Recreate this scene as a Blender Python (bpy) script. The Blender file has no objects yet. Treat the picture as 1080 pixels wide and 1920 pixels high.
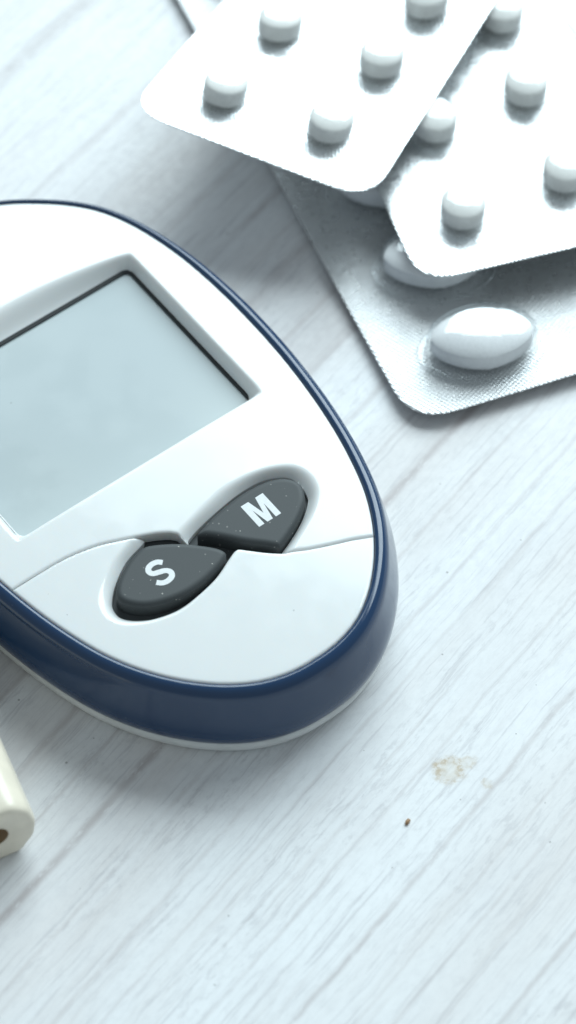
import bpy, bmesh, math, random
import numpy as np
from mathutils import Vector, Matrix

random.seed(7)
rng = np.random.default_rng(11)
SC = bpy.context.scene
MM = 0.001                                   # everything below is laid out in millimetres
R = math.radians

# ------------------------------------------------------------------ camera
PITCH = R(55.0)
DIST = 436.0
cam_d = bpy.data.cameras.new('camera')
cam = bpy.data.objects.new('camera', cam_d)
SC.collection.objects.link(cam)
cam.location = (0, -DIST * math.cos(PITCH) * MM, DIST * math.sin(PITCH) * MM)
cam.rotation_euler = (math.pi / 2 - PITCH, 0, 0)
cam_d.sensor_fit = 'VERTICAL'
cam_d.sensor_height = 36.0
cam_d.lens = 6500.0 / 1920.0 * 36.0
cam_d.clip_start = 0.01
cam_d.clip_end = 20.0
cam_d.dof.use_dof = True
cam_d.dof.focus_distance = 0.422
cam_d.dof.aperture_fstop = cam_d.lens / 6.4
SC.camera = cam

# ------------------------------------------------------------------ world and lamps
world = bpy.data.worlds.new('World')
SC.world = world
world.use_nodes = True
bg = world.node_tree.nodes['Background']
bg.inputs['Color'].default_value = (0.80, 0.935, 1.0, 1)
bg.inputs['Strength'].default_value = 0.385


def area(name, az, el, dist, w, h, power, col):
    d = bpy.data.lights.new(name, 'AREA')
    d.shape = 'RECTANGLE'
    d.size, d.size_y = w, h
    d.energy = power
    d.color = col
    o = bpy.data.objects.new(name, d)
    SC.collection.objects.link(o)
    p = Vector((math.cos(el) * math.cos(az), math.cos(el) * math.sin(az), math.sin(el))) * dist
    o.location = p
    o.rotation_euler = (-p).to_track_quat('-Z', 'Y').to_euler()
    return o


area('window_light', R(68), R(39.3), 1.30, 1.30, 0.86, 27.8, (0.815, 0.955, 1.0))

SC.view_settings.view_transform = 'Standard'
SC.view_settings.look = 'None'
SC.view_settings.exposure = 0.0
SC.view_settings.gamma = 1.0
SC.view_settings.use_curve_mapping = False
SC.render.film_transparent = False
try:
    SC.cycles.use_denoising = True
    SC.cycles.max_bounces = 12
    SC.cycles.transparent_max_bounces = 24
    SC.cycles.sample_clamp_indirect = 6.0
    SC.cycles.caustics_reflective = True
    SC.cycles.blur_glossy = 0.6
    SC.cycles.caustics_refractive = False
except Exception:
    pass


# ------------------------------------------------------------------ node helpers
class NT:
    def __init__(self, name):
        self.m = bpy.data.materials.new(name)
        self.m.use_nodes = True
        self.t = self.m.node_tree
        self.b = self.t.nodes['Principled BSDF']
        self.out = self.t.nodes['Material Output']

    def n(self, kind, **kw):
        x = self.t.nodes.new(kind)
        for k, v in kw.items():
            setattr(x, k, v)
        return x

    def put(self, sock, v):
        if isinstance(v, bpy.types.NodeSocket):
            self.t.links.new(v, sock)
        elif v is not None:
            sock.default_value = v

    def math(self, op, a, b=None, c=None, clamp=False):
        x = self.n('ShaderNodeMath', operation=op, use_clamp=clamp)
        self.put(x.inputs[0], a)
        if b is not None: self.put(x.inputs[1], b)
        if c is not None: self.put(x.inputs[2], c)
        return x.outputs[0]

    def rng(self, v, a, b, c=0.0, d=1.0, smooth=True):
        x = self.n('ShaderNodeMapRange')
        x.interpolation_type = 'SMOOTHSTEP' if smooth else 'LINEAR'
        self.put(x.inputs[0], v)
        for i, q in enumerate((a, b, c, d)):
            x.inputs[i + 1].default_value = q
        return x.outputs[0]

    def mix(self, f, a, b):
        x = self.n('ShaderNodeMix', data_type='RGBA')
        self.put(x.inputs[0], f)
        self.put(x.inputs[6], a if isinstance(a, bpy.types.NodeSocket) else (*a, 1))
        self.put(x.inputs[7], b if isinstance(b, bpy.types.NodeSocket) else (*b, 1))
        return x.outputs[2]

    def noise(self, vec, scale, detail=2.0, rough=0.5):
        x = self.n('ShaderNodeTexNoise')
        self.put(x.inputs['Vector'], vec)
        x.inputs['Scale'].default_value = scale
        x.inputs['Detail'].default_value = detail
        x.inputs['Roughness'].default_value = rough
        return x.outputs['Fac']

    def mapping(self, vec, scale=(1, 1, 1), rot=(0, 0, 0), loc=(0, 0, 0)):
        x = self.n('ShaderNodeMapping')
        self.put(x.inputs['Vector'], vec)
        x.inputs['Scale'].default_value = scale
        x.inputs['Rotation'].default_value = rot
        x.inputs['Location'].default_value = loc
        return x.outputs[0]

    def objmm(self):
        """object coordinates in millimetres"""
        tc = self.n('ShaderNodeTexCoord')
        return self.mapping(tc.outputs['Object'], scale=(1000, 1000, 1000))

    def bump(self, h, dist_mm, strength=1.0):
        x = self.n('ShaderNodeBump')
        x.inputs['Strength'].default_value = strength
        x.inputs['Distance'].default_value = dist_mm * MM
        self.put(x.inputs['Height'], h)
        self.put(self.b.inputs['Normal'], x.outputs[0])
        return x.outputs[0]

    def base(self, col, rough=0.4, metal=0.0, spec=0.5, coat=0.0, coat_rough=0.05):
        self.put(self.b.inputs['Base Color'], col if isinstance(col, bpy.types.NodeSocket) else (*col, 1))
        self.put(self.b.inputs['Roughness'], rough)
        self.b.inputs['Metallic'].default_value = metal
        self.b.inputs['Specular IOR Level'].default_value = spec
        self.b.inputs['Coat Weight'].default_value = coat
        self.b.inputs['Coat Roughness'].default_value = coat_rough


# ------------------------------------------------------------------ materials
def mat_table():
    k = NT('whitewashed_wood_laminate')
    P = k.objmm()
    G = k.mapping(P, rot=(0, 0, -R(52.5)))                 # x along the grain, y across
    sep = k.n('ShaderNodeSeparateXYZ')
    k.put(sep.inputs[0], G)
    s, t = sep.outputs[0], sep.outputs[1]
    wob = k.math('MULTIPLY_ADD', k.noise(k.mapping(G, scale=(0.045, 0.03, 1)), 1.0, 3.0), 1.3, -0.65)
    wob2 = k.math('MULTIPLY_ADD', k.noise(k.mapping(G, scale=(0.28, 0.10, 1)), 1.0, 2.0), 0.34, -0.17)
    tw = k.math('ADD', k.math('ADD', t, wob), wob2)
    comb = k.n('ShaderNodeCombineXYZ')
    k.put(comb.inputs[0], s)
    k.put(comb.inputs[1], tw)
    W = comb.outputs[0]
    # broad tone, streaks, fine lines, flecks
    broad = k.noise(k.mapping(W, scale=(0.010, 0.060, 1)), 1.0, 3.0, 0.55)
    cloud = k.noise(k.mapping(P, scale=(0.05, 0.05, 1)), 1.0, 3.0, 0.6)
    streak = k.rng(k.noise(k.mapping(W, scale=(0.022, 0.50, 1)), 1.0, 6.0, 0.68), 0.50, 0.72)
    fine = k.rng(k.noise(k.mapping(W, scale=(0.060, 1.45, 1), loc=(31, 7, 0)), 1.0, 6.0, 0.70), 0.51, 0.66)
    fleck = k.rng(k.noise(k.mapping(W, scale=(0.38, 1.25, 1), loc=(5, 90, 0)), 1.0, 4.0, 0.70), 0.51, 0.64)
    fleckmask = k.rng(k.noise(k.mapping(W, scale=(0.03, 0.14, 1), loc=(77, 3, 0)), 1.0, 3.0, 0.6), 0.42, 0.64, 0.08, 1.0)
    fleck = k.math('MULTIPLY', fleck, fleckmask)
    mott = k.rng(k.noise(k.mapping(G, scale=(0.55, 0.95, 1), loc=(15, 9, 0)), 1.0, 5.0, 0.75), 0.42, 0.66)
    wash = k.rng(k.noise(k.mapping(G, scale=(0.35, 1.1, 1), loc=(50, 2, 0)), 1.0, 4.0, 0.7), 0.28, 0.50)
    brk = k.noise(k.mapping(W, scale=(0.06, 0.02, 1), loc=(9, 9, 0)), 1.0, 2.0)
    # the few strong lines that run through the picture: t position, half width, strength
    total = None
    for t0, hw, st in ((-8.8, 1.0, 0.95), (-43.8, 0.62, 0.62), (75.8, 2.2, 0.55), (58.6, 1.3, 0.42), (-35.6, 0.45, 0.35),
                       (-26.4, 0.40, 0.34), (-22.0, 0.55, 0.45), (-62.6, 0.55, 0.55), (17.0, 0.7, 0.55), (24.5, 1.4, 0.6),
                       (33.0, 0.9, 0.55), (-31.5, 0.3, 0.28), (-49.5, 0.35, 0.30), (-53.0, 0.45, 0.36), (-57.2, 0.3, 0.3),
                       (2.5, 0.8, 0.6), (-3.4, 0.45, 0.5), (-15.0, 0.5, 0.4), (10.8, 0.8, 0.4), (40.5, 0.8, 0.4), (90.0, 1.5, 0.4)):
        d = k.math('ABSOLUTE', k.math('SUBTRACT', tw, t0))
        ln = k.rng(d, 0.0, hw, st, 0.0)
        total = ln if total is None else k.math('MAXIMUM', total, ln)
    total = k.math('MULTIPLY', k.math('MULTIPLY', total, 0.76), k.rng(brk, 0.30, 0.58, 0.25, 1.0))
    col = k.mix(k.rng(broad, 0.30, 0.70), (0.80, 0.815, 0.83), (0.705, 0.685, 0.68))
    col = k.mix(k.math('MULTIPLY', k.rng(cloud, 0.45, 0.75), 0.25), col, (0.63, 0.63, 0.65))
    col = k.mix(k.math('MULTIPLY', streak, 0.30), col, (0.48, 0.435, 0.42))
    col = k.mix(k.math('MULTIPLY', fine, 0.40), col, (0.42, 0.41, 0.43))
    col = k.mix(k.math('MULTIPLY', fleck, 0.30), col, (0.40, 0.39, 0.41))
    col = k.mix(k.math('MULTIPLY', mott, 0.14), col, (0.46, 0.455, 0.475))
    joint = k.math('MULTIPLY', k.rng(tw, 10.4, 10.9), k.rng(tw, 10.9, 24.0, 1.0, 0.0))
    col = k.mix(k.math('MULTIPLY', joint, 0.42), col, (0.42, 0.385, 0.38))
    col = k.mix(k.math('MULTIPLY', total, wash), col, (0.40, 0.355, 0.35))
    # board joint beyond the meter: a darker taupe board meets a paler one
    # dried brown stain with its crusty ring, and a smaller ring beside it
    nz = k.noise(P, 1.15, 5.0, 0.72)
    nz2 = k.noise(k.mapping(P, loc=(40, 11, 0)), 0.55, 3.0, 0.6)
    stain = smear = None
    for cx, cy, rx, rr, wd, st in ((19.3, -37.6, 1.0, 1.45, 1.1, 0.85), (21.6, -36.6, 1.0, 0.75, 0.75, 0.45),
                                   (23.7, -39.6, 1.0, 0.55, 0.40, 0.45)):
        v = k.n('ShaderNodeVectorMath', operation='DISTANCE')
        k.put(v.inputs[0], P)
        v.inputs[1].default_value = (cx, cy, 0)
        dd = k.math('ADD', v.outputs['Value'], k.math('MULTIPLY_ADD', nz2, 1.6, -0.8))
        ring = k.rng(k.math('ABSOLUTE', k.math('SUBTRACT', dd, rr)), 0.0, wd, st, 0.0)
        stain = ring if stain is None else k.math('MAXIMUM', stain, ring)
        disk = k.rng(dd, rr * 0.7, rr * 0.7 + wd, st * 0.5, 0.0)
        smear = disk if smear is None else k.math('MAXIMUM', smear, disk)
    stain = k.math('MULTIPLY', stain, k.rng(nz, 0.42, 0.62, 0.16, 0.95))
    col = k.mix(k.math('MULTIPLY', smear, k.rng(nz2, 0.3, 0.6, 0.35, 1.0)), col, (0.62, 0.54, 0.42))
    col = k.mix(stain, col, (0.44, 0.33, 0.20))
    # stray grey dirt dots
    dot = k.math('MULTIPLY', speck(k, P, 0.11, 0.006, 0.017, 0.45, dim='2D'), 0.6)
    col = k.mix(dot, col, (0.22, 0.21, 0.20))
    rough = k.rng(k.noise(P, 0.9, 3.0), 0.3, 0.7, 0.34, 0.46)
    k.base(col, rough, spec=0.42)
    h = k.math('ADD', k.math('MULTIPLY', total, -0.6), k.math('MULTIPLY', k.noise(k.mapping(W, scale=(0.3, 2.2, 1)), 1.0, 3.0), 0.8))
    k.bump(h, 0.04, 0.35)
    return k.m


def speck(k, P, scale, r0, r1, keep, loc=(0, 0, 0), dim='3D'):
    """sparse small dots: voronoi cells of which only some carry a dot"""
    vor = k.n('ShaderNodeTexVoronoi', voronoi_dimensions=dim)
    k.put(vor.inputs['Vector'], k.mapping(P, loc=loc))
    vor.inputs['Scale'].default_value = scale
    sp = k.n('ShaderNodeSeparateColor')
    k.put(sp.inputs[0], vor.outputs['Color'])
    on = k.math('LESS_THAN', sp.outputs[0], keep)
    sz = k.math('MULTIPLY_ADD', sp.outputs[1], r1 - r0, r0)
    d = k.math('LESS_THAN', vor.outputs['Distance'], sz)
    return k.math('MULTIPLY', on, d)


def mat_white():
    k = NT('gloss_white_plastic')
    P = k.objmm()
    d = speck(k, P, 0.55, 0.03, 0.075, 0.10)
    col = k.mix(k.math('MULTIPLY', d, 0.45), (0.775, 0.785, 0.78), (0.30, 0.29, 0.28))
    k.base(col, k.rng(k.noise(P, 0.35, 3.0), 0.3, 0.7, 0.10, 0.17), spec=0.5)
    k.b.inputs['Subsurface Weight'].default_value = 0.35
    k.b.inputs['Subsurface Scale'].default_value = 1.0
    k.b.inputs['Subsurface Radius'].default_value = (0.0016, 0.0013, 0.0011)
    k.bump(k.noise(P, 0.22, 2.0), 0.02, 0.25)
    return k.m


def mat_base_white():
    k = NT('satin_pale_plastic')
    P = k.objmm()
    col = k.mix(k.rng(k.noise(P, 0.4, 3.0), 0.4, 0.7), (0.70, 0.71, 0.70), (0.62, 0.63, 0.62))
    k.base(col, 0.35, spec=0.45)
    return k.m


def mat_blue():
    k = NT('gloss_navy_plastic')
    P = k.objmm()
    d = speck(k, P, 0.8, 0.03, 0.07, 0.10, loc=(3, 8, 1))
    col = k.mix(k.math('MULTIPLY', d, 0.25), (0.008, 0.036, 0.096), (0.35, 0.38, 0.42))
    k.base(col, k.rng(k.noise(P, 0.5, 4.0), 0.35, 0.7, 0.10, 0.18), spec=0.5, coat=0.15, coat_rough=0.03)
    k.bump(k.noise(P, 0.30, 2.0), 0.015, 0.3)
    return k.m


def mat_rubber():
    k = NT('charcoal_rubber')
    P = k.objmm()
    d = speck(k, P, 2.0, 0.10, 0.26, 0.14)
    d2 = speck(k, P, 1.1, 0.06, 0.13, 0.14, loc=(3, 3, 3))
    dust = k.math('MULTIPLY', k.noise(P, 6.0, 3.0, 0.7), 0.10)
    col = k.mix(dust, (0.046, 0.053, 0.056), (0.30, 0.31, 0.31))
    col = k.mix(k.math('MULTIPLY', d, 0.40), col, (0.38, 0.37, 0.35))
    col = k.mix(k.math('MULTIPLY', d2, 0.6), col, (0.60, 0.58, 0.53))
    k.base(col, 0.58, spec=0.40)
    k.bump(k.noise(P, 7.0, 2.0), 0.02, 0.35)
    return k.m


def mat_lcd():
    k = NT('lcd_grey_green')
    P = k.objmm()
    d = speck(k, P, 0.33, 0.02, 0.06, 0.22, loc=(1, 4, 0))
    tone = k.rng(k.noise(P, 0.03, 2.0), 0.3, 0.7)
    col = k.mix(tone, (0.455, 0.51, 0.515), (0.415, 0.475, 0.49))
    col = k.mix(k.math('MULTIPLY', d, 0.35), col, (0.16, 0.18, 0.18))
    k.base(col, 0.45, spec=0.25, coat=0.22, coat_rough=0.05)
    k.put(k.b.inputs['Coat Roughness'], k.rng(k.noise(P, 0.11, 4.0, 0.65), 0.42, 0.62, 0.03, 0.22))
    return k.m


def mat_plain(name, col, rough=0.5, spec=0.4, scale=1.2, var=0.12):
    k = NT(name)
    P = k.objmm()
    c2 = tuple(x * (1 - var) for x in col)
    k.base(k.mix(k.rng(k.noise(P, scale, 3.0), 0.3, 0.7), col, c2), rough, spec=spec)
    return k.m


def mat_foil(name, tone, r0, r1, knurl, metal):
    k = NT(name)
    uv = k.n('ShaderNodeUVMap')
    uv.uv_map = 'sheet_mm'
    U = uv.outputs[0]
    sep = k.n('ShaderNodeSeparateXYZ')
    k.put(sep.inputs[0], U)
    x, y = sep.outputs[0], sep.outputs[1]
    wv = k.math('MULTIPLY_ADD', k.noise(U, 0.10, 2.0), 0.8, -0.4)
    a = k.math('ADD', k.math('ADD', k.math('MULTIPLY', x, 0.95), k.math('MULTIPLY', y, 0.55)), wv)
    b = k.math('ADD', k.math('SUBTRACT', k.math('MULTIPLY', x, 0.55), k.math('MULTIPLY', y, 0.95)), wv)
    TWO = 2 * math.pi / 0.56
    h = k.math('ADD', k.math('SINE', k.math('MULTIPLY', a, TWO)), k.math('MULTIPLY', k.math('SINE', k.math('MULTIPLY', b, TWO)), 0.7))
    crease = k.noise(U, 0.16, 3.0, 0.6)
    crimp = k.noise(U, 0.6, 3.0, 0.6)
    hh = k.math('ADD', k.math('MULTIPLY', h, knurl), k.math('ADD', k.math('MULTIPLY', crease, 0.22), k.math('MULTIPLY', crimp, 0.035)))
    k.base((tone, tone * 1.02, tone * 1.03), k.rng(crimp, 0.3, 0.7, r0, r1), metal=metal, coat=0.2, coat_rough=0.2)
    k.bump(hh, 1.0, 1.0)
    return k.m


def mat_film():
    """clear thermoformed film: see-through with a glossy skin"""
    k = NT('clear_pocket_film')
    tr = k.n('ShaderNodeBsdfTransparent')
    tr.inputs['Color'].default_value = (0.985, 0.99, 0.99, 1)
    gl = k.n('ShaderNodeBsdfGlossy')
    gl.inputs['Roughness'].default_value = 0.07
    gl.inputs['Color'].default_value = (0.95, 0.98, 1, 1)
    lw = k.n('ShaderNodeLayerWeight')
    lw.inputs['Blend'].default_value = 0.5
    fr = k.math('MULTIPLY_ADD', k.math('POWER', lw.outputs['Facing'], 2.0), 0.80, 0.030, clamp=True)
    bp = k.n('ShaderNodeBump')
    bp.inputs['Distance'].default_value = 0.0003
    bp.inputs['Strength'].default_value = 0.2
    k.put(bp.inputs['Height'], k.noise(k.objmm(), 0.5, 2.0))
    k.put(gl.inputs['Normal'], bp.outputs[0])
    mx = k.n('ShaderNodeMixShader')
    k.put(mx.inputs[0], fr)
    k.put(mx.inputs[1], tr.outputs[0])
    k.put(mx.inputs[2], gl.outputs[0])
    k.t.links.new(mx.outputs[0], k.out.inputs['Surface'])
    return k.m


def mat_pill(name, col):
    k = NT(name)
    P = k.objmm()
    k.base(k.mix(k.rng(k.noise(P, 3.0, 3.0), 0.35, 0.7), col, tuple(c * 0.93 for c in col)), 0.42, spec=0.4)
    k.bump(k.noise(P, 5.0, 2.0), 0.03, 0.3)
    return k.m


M = dict(table=mat_table(), white=mat_white(), pale=mat_base_white(), blue=mat_blue(), rubber=mat_rubber(), lcd=mat_lcd(),
         black=mat_plain('black_shadow_gap', (0.012, 0.016, 0.018), 0.6), ink=mat_plain('white_print', (0.80, 0.82, 0.83), 0.5, 0.3, 3.0, 0.08),  # black: colour for the shade in the gap around the screen
         foil=mat_foil('bright_knurled_foil', 0.80, 0.24, 0.34, 0.011, 0.92), dull=mat_foil('dull_knurled_foil', 0.56, 0.26, 0.32, 0.024, 0.55), film=mat_film(), tablet=mat_pill('chalk_white_tablet', (0.86, 0.85, 0.82)),
         caplet=mat_pill('coated_white_caplet', (0.86, 0.865, 0.875)), cream=mat_plain('cream_plastic', (0.82, 0.75, 0.62), 0.30, 0.5, 0.5, 0.06),
         hole=mat_plain('brown_bore', (0.36, 0.25, 0.15), 0.6), crumb=mat_plain('brown_crumb', (0.42, 0.26, 0.15), 0.7, 0.3, 6.0, 0.4))


# ------------------------------------------------------------------ object helpers
def tag(o, label=None, cat=None, group=None, kind=None):
    for key, v in (('label', label), ('category', cat), ('group', group), ('kind', kind)):
        if v: o[key] = v
    return o


def empty(name, loc_mm, rz=0.0):
    o = bpy.data.objects.new(name, None)
    SC.collection.objects.link(o)
    o.empty_display_size = 0.01
    o.location = Vector(loc_mm) * MM
    o.rotation_euler = (0, 0, rz)
    return o


def mesh_obj(name, verts, faces, mat, parent=None, smooth=True, uv=None, sharp=None, fix=True):
    me = bpy.data.meshes.new(name)
    me.from_pydata((np.asarray(verts, float) * MM).tolist(), [], [tuple(int(i) for i in f) for f in faces])
    me.materials.append(mat)
    if fix:
        bm = bmesh.new(); bm.from_mesh(me)
        bmesh.ops.recalc_face_normals(bm, faces=bm.faces)
        bm.to_mesh(me); bm.free()
    if smooth:
        me.polygons.foreach_set('use_smooth', np.ones(len(me.polygons), bool))
    if uv is not None:
        lay = me.uv_layers.new(name='sheet_mm')
        idx = np.empty(len(me.loops), np.int32)
        me.loops.foreach_get('vertex_index', idx)
        lay.data.foreach_set('uv', np.asarray(uv, np.float32)[idx].ravel())
    me.update()
    if sharp:
        try:
            me.set_sharp_from_angle(angle=R(sharp))
        except Exception:
            pass
    o = bpy.data.objects.new(name, me)
    SC.collection.objects.link(o)
    if parent is not None:
        o.parent = parent
    return o


def catmull(pts, per=8, closed=True):
    P = np.asarray(pts, float)
    n = len(P)
    out = []
    rngi = range(n) if closed else range(n - 1)
    for i in rngi:
        if closed:
            p0, p1, p2, p3 = P[(i - 1) % n], P[i], P[(i + 1) % n], P[(i + 2) % n]
        else:
            p0, p1, p2, p3 = P[max(i - 1, 0)], P[i], P[i + 1], P[min(i + 2, n - 1)]
        for j in range(per):
            t = j / per
            out.append(0.5 * ((2 * p1) + (p2 - p0) * t + (2 * p0 - 5 * p1 + 4 * p2 - p3) * t * t + (3 * p1 - p0 - 3 * p2 + p3) * t ** 3))
    if not closed:
        out.append(P[-1])
    return np.array(out)


def resample(P, n, closed=True):
    Q = np.vstack([P, P[:1]]) if closed else P
    L = np.r_[0, np.cumsum(np.hypot(*np.diff(Q, axis=0).T))]
    s = np.linspace(0, L[-1], n, endpoint=not closed)
    return np.c_[np.interp(s, L, Q[:, 0]), np.interp(s, L, Q[:, 1])]


def normals2d(P):
    """outward normals of a closed polygon"""
    T = np.roll(P, -1, 0) - np.roll(P, 1, 0)
    T /= np.hypot(T[:, 0], T[:, 1])[:, None] + 1e-12
    N = np.c_[T[:, 1], -T[:, 0]]
    A = np.sum(P[:, 0] * np.roll(P[:, 1], -1) - np.roll(P[:, 0], -1) * P[:, 1])
    return N if A > 0 else -N


def sdf(poly, U, V):
    """signed distance to a polygon, negative inside"""
    U = np.asarray(U, np.float32); V = np.asarray(V, np.float32)
    d = np.full(U.shape, 1e9, np.float32)
    ins = np.zeros(U.shape, bool)
    n = len(poly)
    for i in range(n):
        ax, ay = poly[i]; bx, by = poly[(i + 1) % n]
        ex, ey = bx - ax, by - ay
        l2 = ex * ex + ey * ey + 1e-12
        t = np.clip(((U - ax) * ex + (V - ay) * ey) / l2, 0, 1)
        dx, dy = U - ax - t * ex, V - ay - t * ey
        np.minimum(d, dx * dx + dy * dy, out=d)
        if ay != by:
            c = ((ay > V) != (by > V)) & (U < (bx - ax) * (V - ay) / (by - ay) + ax)
            ins ^= c
    d = np.sqrt(d)
    return np.where(ins, -d, d)


def loft(rings, close_u=True, cap0=False, cap1=False):
    n = len(rings[0])
    V = np.vstack(rings)
    F = []
    for r in range(len(rings) - 1):
        a, b = r * n, (r + 1) * n
        for i in range(n if close_u else n - 1):
            j = (i + 1) % n
            F.append((a + i, a + j, b + j, b + i))
    if cap0: F.append(tuple(range(n - 1, -1, -1)))
    if cap1: F.append(tuple((len(rings) - 1) * n + i for i in range(n)))
    return V, F


# ------------------------------------------------------------------ table
tv, tf = [], []
TS = 620.0
b = 3.0
rings = []
for o, z in ((-b, 0.0), (-b * 0.3, -b * 0.3), (0.0, -b), (0.0, -18.0)):
    q = TS + o
    rings.append(np.array([(-q, -q + 120, z), (q, -q + 120, z), (q, q + 120, z), (-q, q + 120, z)], float))
V, F = loft(rings, True, True, True)
F = [tuple(reversed(f)) for f in F]
bm_t = mesh_obj('table', V, F, M['table'], smooth=False)
tag(bm_t, 'whitewashed wood-grain table top under the meter and the blister packs', 'table', kind='structure')

# ------------------------------------------------------------------ glucose meter
AX = R(-52.7)                 # direction of the meter's tip in the table plane
U0 = -15.25                   # symmetry axis in the traced frame
# local frame of the meter: x = across (to the right as read), y = towards the top end (so y = -v)
cu, su = math.cos(AX + math.pi / 2), math.sin(AX + math.pi / 2)
meter = empty('glucose_meter', (U0 * cu, U0 * su, 0.0), AX + math.pi / 2)
tag(meter, 'white glucose meter with navy blue rim, grey screen and two dark buttons', 'glucose meter')


def LP(pts):
    """traced (u, v) -> meter local (x, y)"""
    P = np.asarray(pts, float)
    return np.c_[P[:, 0] - U0, -P[:, 1]]


half = [(0.0, -57.4), (5.2, -56.7), (10.1, -54.7), (14.0, -52.0), (17.4, -48.9), (20.0, -45.4), (22.0, -40.6), (23.4, -34.6), (24.1, -28.6),
        (24.35, -22.0), (24.2, -14.0), (23.5, -6.5), (22.4, 0.2), (21.0, 5.8), (19.4, 10.4), (17.2, 14.6), (14.4, 18.4), (11.0, 21.7),
        (7.4, 24.0), (3.7, 25.2), (0.0, 25.5)]
hp = np.array(half)
outline = np.vstack([hp, np.c_[-hp[-2:0:-1, 0], hp[-2:0:-1, 1]]])
outline = np.c_[outline[:, 0], -outline[:, 1]]
outline = resample(catmull(outline, 10), 420)
ON = normals2d(outline)
H = 12.0


def ring(off, z):
    k = np.interp(-outline[:, 1], [-57.0, -42.0, -22.0], [0.42, 0.70, 1.0])
    o = off * (k if off > 0 else 1.0)
    return np.c_[outline + ON * np.asarray(o)[:, None] if np.ndim(o) else outline + ON * o, np.full(len(outline), z)]


blue_prof = [(-0.12, 10.6, 0), (-0.10, 11.75, 0), (0.02, 12.02, 0), (0.20, 12.17, 0), (0.46, 12.22, 0), (0.80, 12.14, 0), (1.12, 11.95, 0), (1.38, 11.68, 0), (1.58, 11.36, 0),
             (1.70, 11.05, 0.02), (1.76, 10.86, 0.13), (1.80, 10.72, 0.23), (1.84, 10.56, 0.24), (1.90, 10.30, 0.20), (2.03, 9.7, 0.12), (2.32, 8.4, 0.03), (2.66, 7.0, 0),
             (2.92, 5.7, 0), (3.02, 4.8, 0), (2.96, 4.0, 0), (2.78, 3.3, 0), (2.50, 2.72, 0), (2.30, 2.50, 0), (2.0, 2.46, 0)]
# the groove under the rim fades out towards the rounded tip
fade = np.interp(-outline[:, 1], [2.0, 19.0], [1.0, 0.0])
V, F = loft([ring(o, z) - np.c_[ON * (gd * fade)[:, None], np.zeros(len(ON))] for o, z, gd in blue_prof])
mesh_obj('blue_rim', V, F, M['blue'], meter)
white_prof = [(1.9, 2.60), (2.26, 2.53), (2.42, 2.36), (2.50, 1.9), (2.45, 1.3), (2.25, 0.75), (1.85, 0.32), (1.2, 0.08), (0.3, 0.03), (-1.0, 0.03)]
V, F = loft([ring(o, z) for o, z in white_prof], cap1=True)
mesh_obj('base_shell', V, F, M['pale'], meter)

# face covers as fine relief grids, split along the seam
seamL = [(-41.5, -4.3), (-38.52, -4.29), (-34.64, -4.23), (-30.43, -4.0), (-26.64, -3.2), (-24.09, -2.2), (-22.4, -1.45), (-19.95, -0.32), (-18.5, 0.62)]
seamM = [(-17.9, 1.3), (-17.4, 2.85), (-15.6, 5.2), (-12.97, 7.85)]
seamR = [(-11.2, 9.72), (-9.48, 11.2), (-8.3, 11.75), (-6.47, 12.70), (-4.0, 13.72), (-1.62, 14.6), (0.67, 15.62), (4.5, 17.3)]
seam = np.vstack([catmull(seamL, 6, False), np.array(seamM), catmull(seamR, 6, False)])
lower_poly = LP(np.vstack([seam, [(12, 40), (-50, 40)]]))
lcd_in = [(-32.45, -36.85), (2.2, -36.85), (2.2, -10.85), (-32.45, -10.85)]


def round_poly(P, r, n=6):
    P = np.asarray(P, float)
    out = []
    for i in range(len(P)):
        a, b_, c = P[i - 1], P[i], P[(i + 1) % len(P)]
        u = (a - b_) / np.linalg.norm(a - b_); w = (c - b_) / np.linalg.norm(c - b_)
        rr = r if np.isscalar(r) else r[i]
        p, q = b_ + u * rr, b_ + w * rr
        for j in range(n + 1):
            t = j / n
            out.append((1 - t) ** 2 * p + 2 * t * (1 - t) * b_ + t * t * q)
    return np.array(out)


lcd_in_p = LP(round_poly(lcd_in, 1.1))
arc = [(-33.85 + 37.2 * i / 24.0, -37.75 - 2.55 * math.sin(math.pi * i / 24.0) ** 0.85) for i in range(25)]
lcd_out_p = LP(round_poly(arc + [(3.4, -9.45), (-33.9, -9.45)], [0.5] + [0.01] * 23 + [0.5, 0.6, 0.6], 4))
M_in = [(-17.2, 2.6), (-16.89, 2.33), (-15.12, 1.74), (-11.44, 0.97), (-7.68, 0.5), (-4.4, 0.71), (-1.95, 1.9), (-1.15, 3.6), (-1.45, 5.78), (-2.4, 7.02),
        (-4.43, 8.5), (-7.04, 9.84), (-9.0, 10.64)]
M_in_p = LP(np.vstack([catmull(M_in, 5, False), [(-10.5, 12.8), (-14.0, 10.0), (-18.2, 5.0)]]))
M_out = [(-18.4, 1.25), (-16.83, 0.77), (-14.1, 0.12), (-10.14, -0.76), (-6.77, -0.72), (-3.76, -0.13), (-1.24, 0.98), (0.07, 2.28), (0.55, 4.02), (0.27, 5.77),
         (-0.5, 7.09), (-2.36, 8.77), (-4.82, 10.16), (-7.27, 11.35), (-8.6, 11.9)]
M_out_p = LP(np.vstack([catmull(M_out, 5, False), [(-10.5, 14.0), (-15.0, 11.0), (-19.2, 5.0)]]))
S_in = [(-21.4, -0.62), (-21.88, -0.44), (-24.96, 0.48), (-27.84, 2.34), (-29.5, 3.99), (-30.1, 5.17), (-30.01, 6.56), (-28.8, 7.93), (-26.82, 9.1),
        (-24.03, 9.79), (-21.07, 9.65), (-17.97, 9.01), (-15.03, 7.75), (-13.82, 7.35), (-13.0, 7.5)]
S_in_p = LP(np.vstack([catmull(S_in, 5, False), [(-12.6, 6.5), (-15.0, 3.6), (-17.5, -0.4), (-20.0, -2.4)]]))
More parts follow.
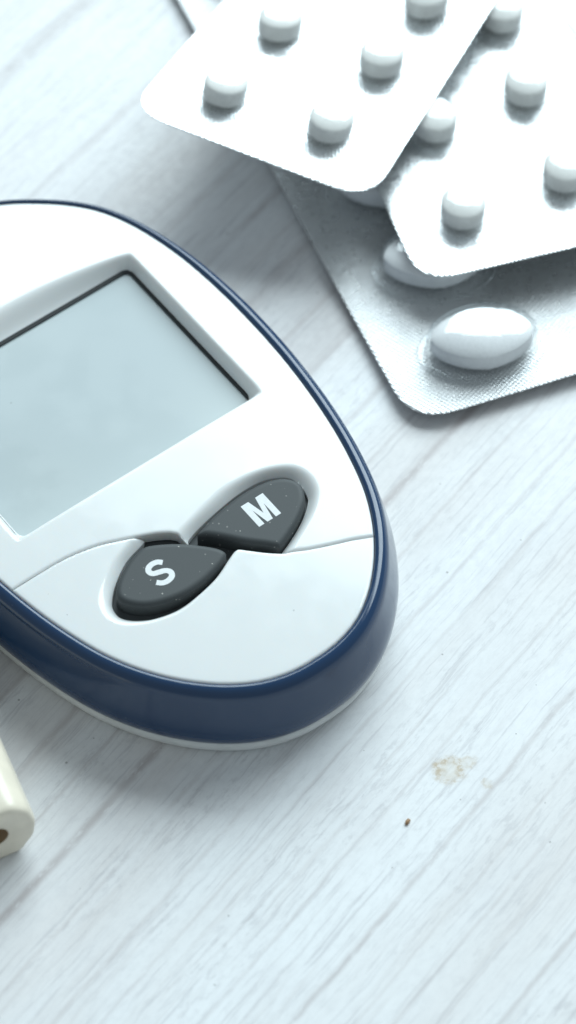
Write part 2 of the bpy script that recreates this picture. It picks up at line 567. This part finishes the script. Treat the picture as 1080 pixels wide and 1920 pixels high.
S_out = [(-22.0, -1.9), (-22.6, -1.55), (-23.63, -1.34), (-26.55, -0.31), (-28.79, 0.96), (-30.42, 2.36), (-31.37, 3.81), (-31.71, 5.7), (-31.05, 7.5),
         (-29.29, 8.96), (-26.97, 10.0), (-24.0, 10.6), (-21.07, 10.25), (-17.8, 9.5), (-14.9, 8.2), (-13.8, 7.75), (-12.9, 7.75)]
S_out_p = LP(np.vstack([catmull(S_out, 5, False), [(-12.2, 6.0), (-14.6, 3.0), (-17.0, -1.4), (-20.0, -3.6)]]))

CELL = 0.17
gx = np.arange(-25.0, 25.01, CELL)
gy = np.arange(-26.2, 58.2, CELL)
GX, GY = np.meshgrid(gx, gy)
nY, nX = GX.shape
out_coarse = outline[::3]
sd_out = sdf(out_coarse, GX, GY) + 0.14
sd_low = sdf(lower_poly, GX, GY)
sd_li = sdf(lcd_in_p, GX, GY); sd_lo = sdf(lcd_out_p, GX, GY)
sd_mi = sdf(M_in_p, GX, GY); sd_mo = sdf(M_out_p, GX, GY)
sd_si = sdf(S_in_p, GX, GY); sd_so = sdf(S_out_p, GX, GY)


def dome(d):
    return 0.45 * (1 - (1 - np.clip(d / 16.0, 0, 1)) ** 2)


def sstep(t):
    t = np.clip(t, 0, 1)
    return t * t * (3 - 2 * t)


def bevel(so, si, depth, power=1.0):
    t = np.clip(-so, 0, None) / (np.clip(-so, 0, None) + np.clip(si, 0, None) + 1e-6)
    t = np.where(si < 0, 1, np.where(so > 0, 0, t))
    tt = np.clip(t, 0, 1)
    # rounded shoulder, then a straight slope
    return depth * (tt ** 2 * (1.6 - 0.6 * tt)) if power == 1 else depth * sstep(tt)


def cover(name, g, zfun, skirt, mat, GX=None, GY=None, CELL=CELL):
    """relief mesh over the cells where g < 0, its rim pulled exactly onto g = 0, with a wall below the rim"""
    GX = globals()['GX'] if GX is None else GX
    GY = globals()['GY'] if GY is None else GY
    nY, nX = GX.shape
    gyv, gxv = np.gradient(g, CELL)
    l = np.hypot(gxv, gyv) + 1e-6
    X, Y = GX.copy(), GY.copy()
    inside = g < 0
    near = (g >= 0) & (g < 2.2 * CELL)
    X[near] -= (g * gxv / l / np.clip(l, .6, None))[near]
    Y[near] -= (g * gyv / l / np.clip(l, .6, None))[near]
    Z = zfun(np.where(near, 0.0, -g))
    c = inside[:-1, :-1].astype(int) + inside[1:, :-1] + inside[:-1, 1:] + inside[1:, 1:]
    keep = c > 0
    idx = np.arange(nX * nY).reshape(nY, nX)
    q = np.stack([idx[:-1, :-1], idx[:-1, 1:], idx[1:, 1:], idx[1:, :-1]], -1)[keep]
    used = np.unique(q)
    re = np.full(nX * nY, -1); re[used] = np.arange(len(used))
    q = re[q]
    Vv = np.c_[X.ravel(), Y.ravel(), Z.ravel()][used]
    # boundary edges -> skirt
    E = np.vstack([q[:, [0, 1]], q[:, [1, 2]], q[:, [2, 3]], q[:, [3, 0]]])
    key = np.sort(E, 1)
    key = key[:, 0].astype(np.int64) * len(Vv) + key[:, 1]
    un, first, cnt = np.unique(key, return_index=True, return_counts=True)
    B = E[first[cnt == 1]]
    bv = np.unique(B)
    mp = np.full(len(Vv), -1); mp[bv] = np.arange(len(bv))
    top = Vv[bv]; bot = top.copy(); bot[:, 2] -= skirt
    base0 = len(Vv); base1 = base0 + len(bv)
    Vv = np.vstack([Vv, top, bot])
    W = np.c_[mp[B[:, 1]] + base0, mp[B[:, 0]] + base0, mp[B[:, 0]] + base1, mp[B[:, 1]] + base1]
    return mesh_obj(name, Vv, np.vstack([q, W]).tolist(), mat, meter, fix=False)


def rounding(d, r):
    e = np.clip((r - d) / r, 0, 1)
    return r * (1 - np.sqrt(np.clip(1 - e * e, 0, 1)))


face_z = H + dome(-sd_out)
GAP = 0.045
g_up = np.maximum.reduce([sd_out, -sd_low + GAP, -sd_li, np.where(sd_low < 0.5, -sd_mi, -sd_mi)])
g_lo = np.maximum.reduce([sd_out, sd_low + GAP, -sd_si])


def z_up(d):
    z = face_z - bevel(sd_lo, sd_li, 2.15, 2) - bevel(sd_mo, sd_mi, 1.15)
    ds = np.minimum(np.clip(sd_low - GAP, 0, None), np.clip(-sd_out, 0, None))
    return z - rounding(ds, 0.24) * 0.85


def z_lo(d):
    z = face_z - bevel(sd_so, sd_si, 1.0)
    ds = np.minimum(np.clip(-sd_low - GAP, 0, None), np.clip(-sd_out, 0, None))
    return z - rounding(ds, 0.26) * 0.85


cover('upper_cover', g_up, z_up, 1.5, M['white'])
cover('lower_cover', g_lo, z_lo, 1.5, M['white'])

# screen, and an added black ring standing in for the shadow gap around it
zs = 10.15
scr = LP(round_poly([(-32.6, -37.0), (2.35, -37.0), (2.35, -10.7), (-32.6, -10.7)], 0.7, 6))
inn = LP(round_poly([(-32.7, -36.64), (2.03, -36.64), (2.03, -10.6), (-32.7, -10.6)], 0.8, 6))
mesh_obj('screen', np.vstack([np.c_[scr, np.full(len(scr), zs)]]), [tuple(range(len(scr)))], M['lcd'], meter, smooth=False)
V, F = loft([np.c_[LP(round_poly([(-32.75, -37.15), (2.5, -37.15), (2.5, -10.55), (-32.75, -10.55)], 0.7, 6)), np.full(len(inn), zs + 0.30)],
             np.c_[inn, np.full(len(inn), zs + 0.22)], np.c_[inn, np.full(len(inn), zs - 0.02)]])
mesh_obj('screen_shadow_gap', V, F, M['black'], meter, smooth=False)
wl = LP([(-31.5, -2.5), (2.0, -2.5), (2.0, 13.5), (-31.5, 13.5)])
mesh_obj('button_well', np.c_[wl, np.full(4, 10.55)], [(3, 2, 1, 0)], M['rubber'], meter, smooth=False)

ZB = 13.0
M_top = [(-16.03, 3.12), (-14.2, 2.55), (-12.25, 2.11), (-8.51, 1.64), (-5.25, 1.85), (-3.3, 2.55), (-2.2, 3.55), (-1.78, 4.7), (-2.15, 5.92), (-3.09, 7.15), (-5.17, 8.6),
         (-7.3, 9.65), (-8.9, 10.28), (-9.5, 10.25), (-10.54, 9.13), (-12.28, 7.32), (-13.69, 5.55), (-15.1, 3.95), (-15.95, 3.3)]
S_top = [(-22.07, 0.84), (-19.92, 2.0), (-17.94, 3.55), (-15.95, 5.6), (-15.15, 6.85), (-15.3, 7.6), (-16.99, 8.37), (-19.67, 8.98), (-22.38, 9.09), (-25.23, 8.5), (-27.32, 7.48),
         (-28.75, 5.92), (-28.98, 4.51), (-27.83, 3.06), (-25.52, 1.62), (-23.48, 0.92)]


def button(pts):
    P = resample(catmull(LP(pts), 6), 140)
    c = 0.11
    X, Y = np.meshgrid(np.arange(P[:, 0].min() - 0.6, P[:, 0].max() + 0.6, c), np.arange(P[:, 1].min() - 0.6, P[:, 1].max() + 0.6, c))
    g = sdf(P, X, Y).astype(float) - 0.10
    return cover('button', g, lambda d: ZB - rounding(np.clip(d, 0, None), 0.75) * 0.75 + 0.0 * d, 2.6, M['rubber'], X, Y, c)


bM = button(M_top)
bM['label'] = 'dark rubber button marked M'
bS = button(S_top)
bS['label'] = 'dark rubber button marked S'


def flat_letter(name, outlines, z, parent):
    bm = bmesh.new()
    for poly in outlines:
        n = len(poly)
        lo = [bm.verts.new(Vector((p[0], p[1], z)) * MM) for p in poly]
        hi = [bm.verts.new(Vector((p[0], p[1], z + 0.035)) * MM) for p in poly]
        for i in range(n):
            bm.faces.new((lo[i], lo[(i + 1) % n], hi[(i + 1) % n], hi[i]))
        top = bm.faces.new(hi)
        bmesh.ops.triangulate(bm, faces=[top])
    bmesh.ops.recalc_face_normals(bm, faces=bm.faces)
    me = bpy.data.meshes.new(name)
    bm.to_mesh(me); bm.free()
    me.materials.append(M['ink'])
    o = bpy.data.objects.new(name, me)
    SC.collection.objects.link(o)
    o.parent = parent
    return o


# letter M: width 3.35, height 3.75, drawn around its own lower left corner
mw, mh, sw = 3.34, 3.74, 0.80
hf, nt = mw / 2, mh * 0.36
half_m = [[(0, 0), (sw, 0), (sw, mh), (0, mh)], [(sw, mh * 0.66), (hf - 0.40, 0), (hf, 0), (hf, nt)], [(sw, mh * 0.66), (hf, nt), (1.14, mh), (sw, mh)]]
pieces = half_m + [[(mw - x, y) for x, y in reversed(q)] for q in half_m]
oM = LP([(-9.62, 6.88)])[0]
flat_letter('letter_m', [[(oM[0] + x, oM[1] + y) for x, y in q] for q in pieces], ZB - 0.015, bM)
# letter S: a bold stroke along its spine
cxS, cyS = LP([(-23.05, 4.98)])[0]
spine = catmull([(1.10, 0.98), (0.62, 1.42), (-0.05, 1.56), (-0.72, 1.38), (-1.04, 0.90), (-0.82, 0.38), (-0.10, 0.10), (0.66, -0.18), (1.06, -0.72), (0.80, -1.34),
                 (0.02, -1.58), (-0.72, -1.42), (-1.22, -0.92)], 6, False)
spine = spine * np.array([0.98, 0.98])
T = np.gradient(spine, axis=0); T /= np.hypot(T[:, 0], T[:, 1])[:, None]
Ns = np.c_[-T[:, 1], T[:, 0]]
hwid = np.full(len(spine), 0.36)
Lq, Rq = spine + Ns * hwid[:, None], spine - Ns * hwid[:, None]
quads = []
strip = np.vstack([Lq, Rq[::-1]]) + (cxS, cyS)
n2 = len(Lq)
Vt = np.vstack([np.c_[Lq + (cxS, cyS), np.full(n2, ZB + 0.025)], np.c_[Rq + (cxS, cyS), np.full(n2, ZB + 0.025)],
                np.c_[Lq + (cxS, cyS), np.full(n2, ZB - 0.02)], np.c_[Rq + (cxS, cyS), np.full(n2, ZB - 0.02)]])
Fq = []
for i in range(n2 - 1):
    Fq += [(i, n2 + i, n2 + i + 1, i + 1), (i, i + 1, 2 * n2 + i + 1, 2 * n2 + i), (n2 + i + 1, n2 + i, 3 * n2 + i, 3 * n2 + i + 1)]
mesh_obj('letter_s', Vt, Fq, M['ink'], bS, smooth=False)


# ------------------------------------------------------------------ blister packs
def lathe_pocket(rx, ry, ang, prof, n=40, pw=2.0):
    """rings of a (super)elliptic dome in pack-local mm; prof = (offset, height)"""
    th = np.linspace(0, 2 * np.pi, n, endpoint=False)
    c, s = np.cos(th), np.sin(th)
    ux = np.sign(c) * np.abs(c) ** (2 / pw); uy = np.sign(s) * np.abs(s) ** (2 / pw)
    rr = []
    for o, h in prof:
        if o is None:
            f = h[0]; hh = h[1]
            x, y = ux * rx * f, uy * ry * f
        else:
            x, y = ux * (rx + o), uy * (ry + o); hh = h
        rr.append(np.c_[x * math.cos(ang) - y * math.sin(ang), x * math.sin(ang) + y * math.cos(ang), np.full(n, hh)])
    return rr


def make_pack(name, label, base, mapf, w, l, r, pockets, kind, bend=None):
    """mapf(x, y) -> world xyz (mm) of the sheet; pockets = [(x, y, angle)]"""
    root = empty(name, base)
    tag(root, label, 'blister pack', 'blister packs')
    base = np.array(base, float)

    def world(L):
        L = np.asarray(L, float)
        out = np.empty((len(L), 3))
        e = 0.05
        for i, (x, y, h) in enumerate(L):
            p = mapf(x, y)
            if abs(h) > 1e-9:
                a = (mapf(x + e, y) - p); b_ = (mapf(x, y + e) - p)
                nn = np.cross(a, b_); nn /= np.linalg.norm(nn)
                p = p + nn * h
            out[i] = p
        return out - base
    # sheet: rounded rectangle, ragged crimped edge, concentric rings so that it can bend
    NP = 900
    P = resample(round_poly([(0, 0), (w, 0), (w, l), (0, l)], r, 10), NP)
    N = normals2d(P)
    jag = (0.018 if kind == 'caplet' else 0.0) * np.sign(np.sin(np.arange(NP) * 1.75)) + rng.normal(0, 0.006, NP)
    P = P + N * jag[:, None]
    c = np.array([w / 2, l / 2])
    rings_ = [np.c_[P, np.full(NP, -0.16)], np.c_[P, np.full(NP, 0.0)], np.c_[P - N * 0.25, np.full(NP, 0.05)]]
    Pi = P - N * 0.25
    for f in (0.93, 0.8, 0.62, 0.42, 0.2, 0.04):
        rings_.append(np.c_[c + (Pi - c) * f, np.full(NP, 0.05)])
    Vl, F = loft(rings_, cap1=True)
    n0 = len(Vl)
    # underside
    und = [np.c_[P, np.full(NP, -0.16)]] + [np.c_[c + (P - c) * f, np.full(NP, -0.16)] for f in (0.6, 0.05)]
    Vu, Fu = loft(und, cap1=True)
    F = F + [tuple(reversed([i + n0 for i in f])) for f in Fu]
    Vl = np.vstack([Vl, Vu])
    mesh_obj('foil_sheet', world(Vl), F, M['dull' if kind == 'caplet' else 'foil'], root, uv=Vl[:, :2], sharp=50)
    for (x, y, a) in pockets:
        if kind == 'tablet':
            rp, hp_ = 2.85, 3.9
            rr = lathe_pocket(rp, rp, 0, [(1.25, 0.06), (1.12, 0.34), (0.92, 0.42), (0.72, 0.32), (0.60, 0.18), (0.42, 0.75), (0.34, 2.4), (0.22, 3.4), (-0.10, 3.95), (None, (0.78, 4.15)), (None, (0.5, 4.22)), (None, (0.05, 4.24))], 40)
            V1, F1 = loft(rr, cap1=True)
            V1 = V1 + (x, y, 0)
            mesh_obj('pocket', world(V1), F1, M['film'], root)
            z0 = 0.35
            pr = [(None, (0.05, z0)), (None, (0.6, z0 + 0.10)), (None, (0.93, z0 + 0.36)), (0.0, z0 + 0.50), (0.02, z0 + 0.56), (0.02, z0 + 2.80), (None, (0.98, z0 + 2.90)), (None, (0.92, z0 + 3.00)), (None, (0.72, z0 + 3.20)), (None, (0.42, z0 + 3.36)), (None, (0.05, z0 + 3.42))]
            rr = lathe_pocket(rp, rp, 0, pr, 40)
            V1, F1 = loft(rr, cap0=True, cap1=True)
            V1 = V1 + (x + rng.normal(0, 0.06), y + rng.normal(0, 0.06), 0)
            mesh_obj('pill', world(V1), F1, M['tablet'], root, sharp=38)
        else:
            ra, rb = 6.65, 4.3
            rr = lathe_pocket(ra, rb, a + R(4), [(1.85, 0.06), (1.7, 0.42), (1.45, 0.55), (1.2, 0.42), (1.05, 0.22), (0.85, 0.8), (0.70, 2.4), (0.50, 3.7), (0.1, 4.4), (None, (0.80, 4.8)), (None, (0.5, 5.05)), (None, (0.05, 5.1))], 56, 1.9)
            V1, F1 = loft(rr, cap1=True)
            mesh_obj('pocket', world(V1 + (x, y, 0)), F1, M['film'], root)
            z0 = 0.3
            pr = [(None, (0.05, z0)), (None, (0.5, z0 + 0.12)), (None, (0.8, z0 + 0.35)), (None, (0.95, z0 + 0.65)), (0.0, z0 + 0.9), (0.03, z0 + 1.0), (0.03, z0 + 3.1), (None, (0.985, z0 + 3.2)), (None, (0.92, z0 + 3.42)), (None, (0.8, z0 + 3.72)), (None, (0.6, z0 + 4.05)), (None, (0.4, z0 + 4.25)), (None, (0.2, z0 + 4.35)), (None, (0.03, z0 + 4.37))]
            rr = lathe_pocket(ra, rb, a, pr, 56, 1.68)
            V1, F1 = loft(rr, cap0=True, cap1=True)
            mesh_obj('pill', world(V1 + (x, y, 0)), F1, M['caplet'], root, sharp=38)
    return root


def affine(o, a1, a2, tilt=(0, 0)):
    o = np.array(o, float)
    e1 = np.array([math.cos(a1), math.sin(a1), tilt[0]]); e2 = np.array([math.cos(a2), math.sin(a2), tilt[1]])
    return lambda x, y: o + e1 * x + e2 * y


# caplet pack lying on the table
fA0 = affine((15.94, 12.50, 0.95), R(20.9), R(112.9))


def fA(x, y):
    return fA0(x, y) + np.array([0, 0, 0.75 * math.exp(-max(y, 0) / 6.0) + 0.35 * math.exp(-max(x, 0) / 5.0)])



make_pack('caplet_pack', 'silver blister pack of large oval caplets lying lowest on the table', (15.94, 12.50, 0.4), fA, 54.0, 116.0, 6.0,
          [(13.1 + 27.0 * c_, 8.2 + 14.9 * r_, R(-13.5)) for r_ in range(7) for c_ in range(2)], 'caplet')


# round-tablet packs
def inv_aff(o, a1, a2, px, py):
    A = np.array([[math.cos(a1), math.cos(a2)], [math.sin(a1), math.sin(a2)]])
    return np.linalg.solve(A, np.array([px - o[0], py - o[1]]))


oB = (17.15, 31.65)
pB = []
for wx, wy in ((22.82, 42.58), (19.56, 57.75), (36.58, 48.98), (31.9, 64.02), (29.14, 77.35), (16.2, 72.2)):
    q = inv_aff(oB, R(16.6), R(108.4), wx, wy)
    pB.append((q[0], q[1], 0.0))
fB = affine((oB[0], oB[1], 8.0 - 1.5), R(16.6), R(108.4))
make_pack('tablet_pack', 'silver blister pack of round white tablets at the right, between the other two packs', (17.15, 31.65, 6.2), fB, 34.0, 78.0, 5.2, pB, 'tablet')

NL = np.array([-20.7, 52.32, 17.0]); NR = np.array([10.61, 41.69, 11.0])
Lv = np.array([0.4235, 0.8808, -0.2118]); Rv = np.array([0.4447, 0.8957, 0.0]); LLEN = 28.33; WC = 33.6


def fC(x, y):
    s = x / WC
    a = NL + Lv * min(y, LLEN)
    if y > LLEN:
        a = a + np.array([0.4333, 0.9013, 0.0]) * (y - LLEN)
    return (1 - s) * a + s * (NR + Rv * y)


pC = [(0.269 * WC, 8.35, 0), (0.71 * WC, 8.71, 0), (0.293 * WC, 24.0, 0), (0.74 * WC, 22.5, 0), (0.30 * WC, 38.0, 0), (0.765 * WC, 35.3, 0), (0.30 * WC, 52.0, 0), (0.77 * WC, 49.0, 0)]
make_pack('tablet_pack', 'silver blister pack of round white tablets on top, tilted, its corner in the air', (10.6, 41.7, 10.6), fC, WC, 62.0, 5.4, pC, 'tablet')

# ------------------------------------------------------------------ cream plastic tube at the left edge
ta = R(113.0)
tube = empty('lancet_tube', (-34.2, -50.1, 0.0), ta - math.pi / 2)      # local +y runs away along the tube, its end faces -y
tag(tube, 'cream plastic tube with a round hole in its end, at the left edge', 'plastic tube')
secs = [(-2.6, 0.05), (2.6, 0.05), (4.3, 1.5), (5.25, 3.6), (5.3, 6.2), (4.5, 8.6), (3.2, 9.95), (1.5, 10.35), (-1.5, 10.35), (-3.2, 9.95), (-4.5, 8.6), (-5.3, 6.2), (-5.25, 3.6), (-4.3, 1.5)]
sec = resample(catmull(secs, 6), 72)
sec = sec + normals2d(sec) * (0.05 * np.cos(np.arange(72) / 72 * 2 * np.pi * 12))[:, None]
cc = np.array([0.0, 5.2])
rings_ = []
for f, y in ((1.0, 62.0), (1.0, 1.5), (0.99, 0.8), (0.965, 0.32), (0.92, 0.07), (0.86, 0.0)):
    q = cc + (sec - cc) * f
    rings_.append(np.c_[q[:, 0], np.full(72, y), q[:, 1]])
th = np.arctan2(sec[:, 1] - cc[1], sec[:, 0] - cc[0])
for rr_, y in ((2.0, 0.0), (1.85, 0.12)):
    rings_.append(np.c_[cc[0] + rr_ * np.cos(th), np.full(72, y), cc[1] + rr_ * np.sin(th)])
V, F = loft(rings_, cap0=True)
mesh_obj('tube_body', V, F, M['cream'], tube, sharp=40)
V, F = loft([np.c_[cc[0] + 1.85 * np.cos(th), np.full(72, 0.12), cc[1] + 1.85 * np.sin(th)], np.c_[cc[0] + 1.75 * np.cos(th), np.full(72, 3.5), cc[1] + 1.75 * np.sin(th)]], cap1=True)
mesh_obj('bore', V, F, M['hole'], tube)

# ------------------------------------------------------------------ crumb on the table
bm = bmesh.new()
bmesh.ops.create_icosphere(bm, subdivisions=3, radius=0.001)
for v in bm.verts:
    k_ = 1 + 0.18 * math.sin(v.co.x * 5200 + 1) * math.cos(v.co.y * 4300) + random.uniform(-0.05, 0.05)
    v.co = Vector((v.co.x * 0.25, v.co.y * 0.45, v.co.z * 0.20)) * k_
me = bpy.data.meshes.new('crumb')
bm.to_mesh(me); bm.free()
me.materials.append(M['crumb'])
me.polygons.foreach_set('use_smooth', np.ones(len(me.polygons), bool))
cr = bpy.data.objects.new('crumb', me)
SC.collection.objects.link(cr)
cr.location = Vector((14.15, -44.85, 0.18)) * MM
cr.rotation_euler = (0, 0, R(-28))
tag(cr, 'tiny brown crumb lying alone on the pale wood below the stain', 'crumb')
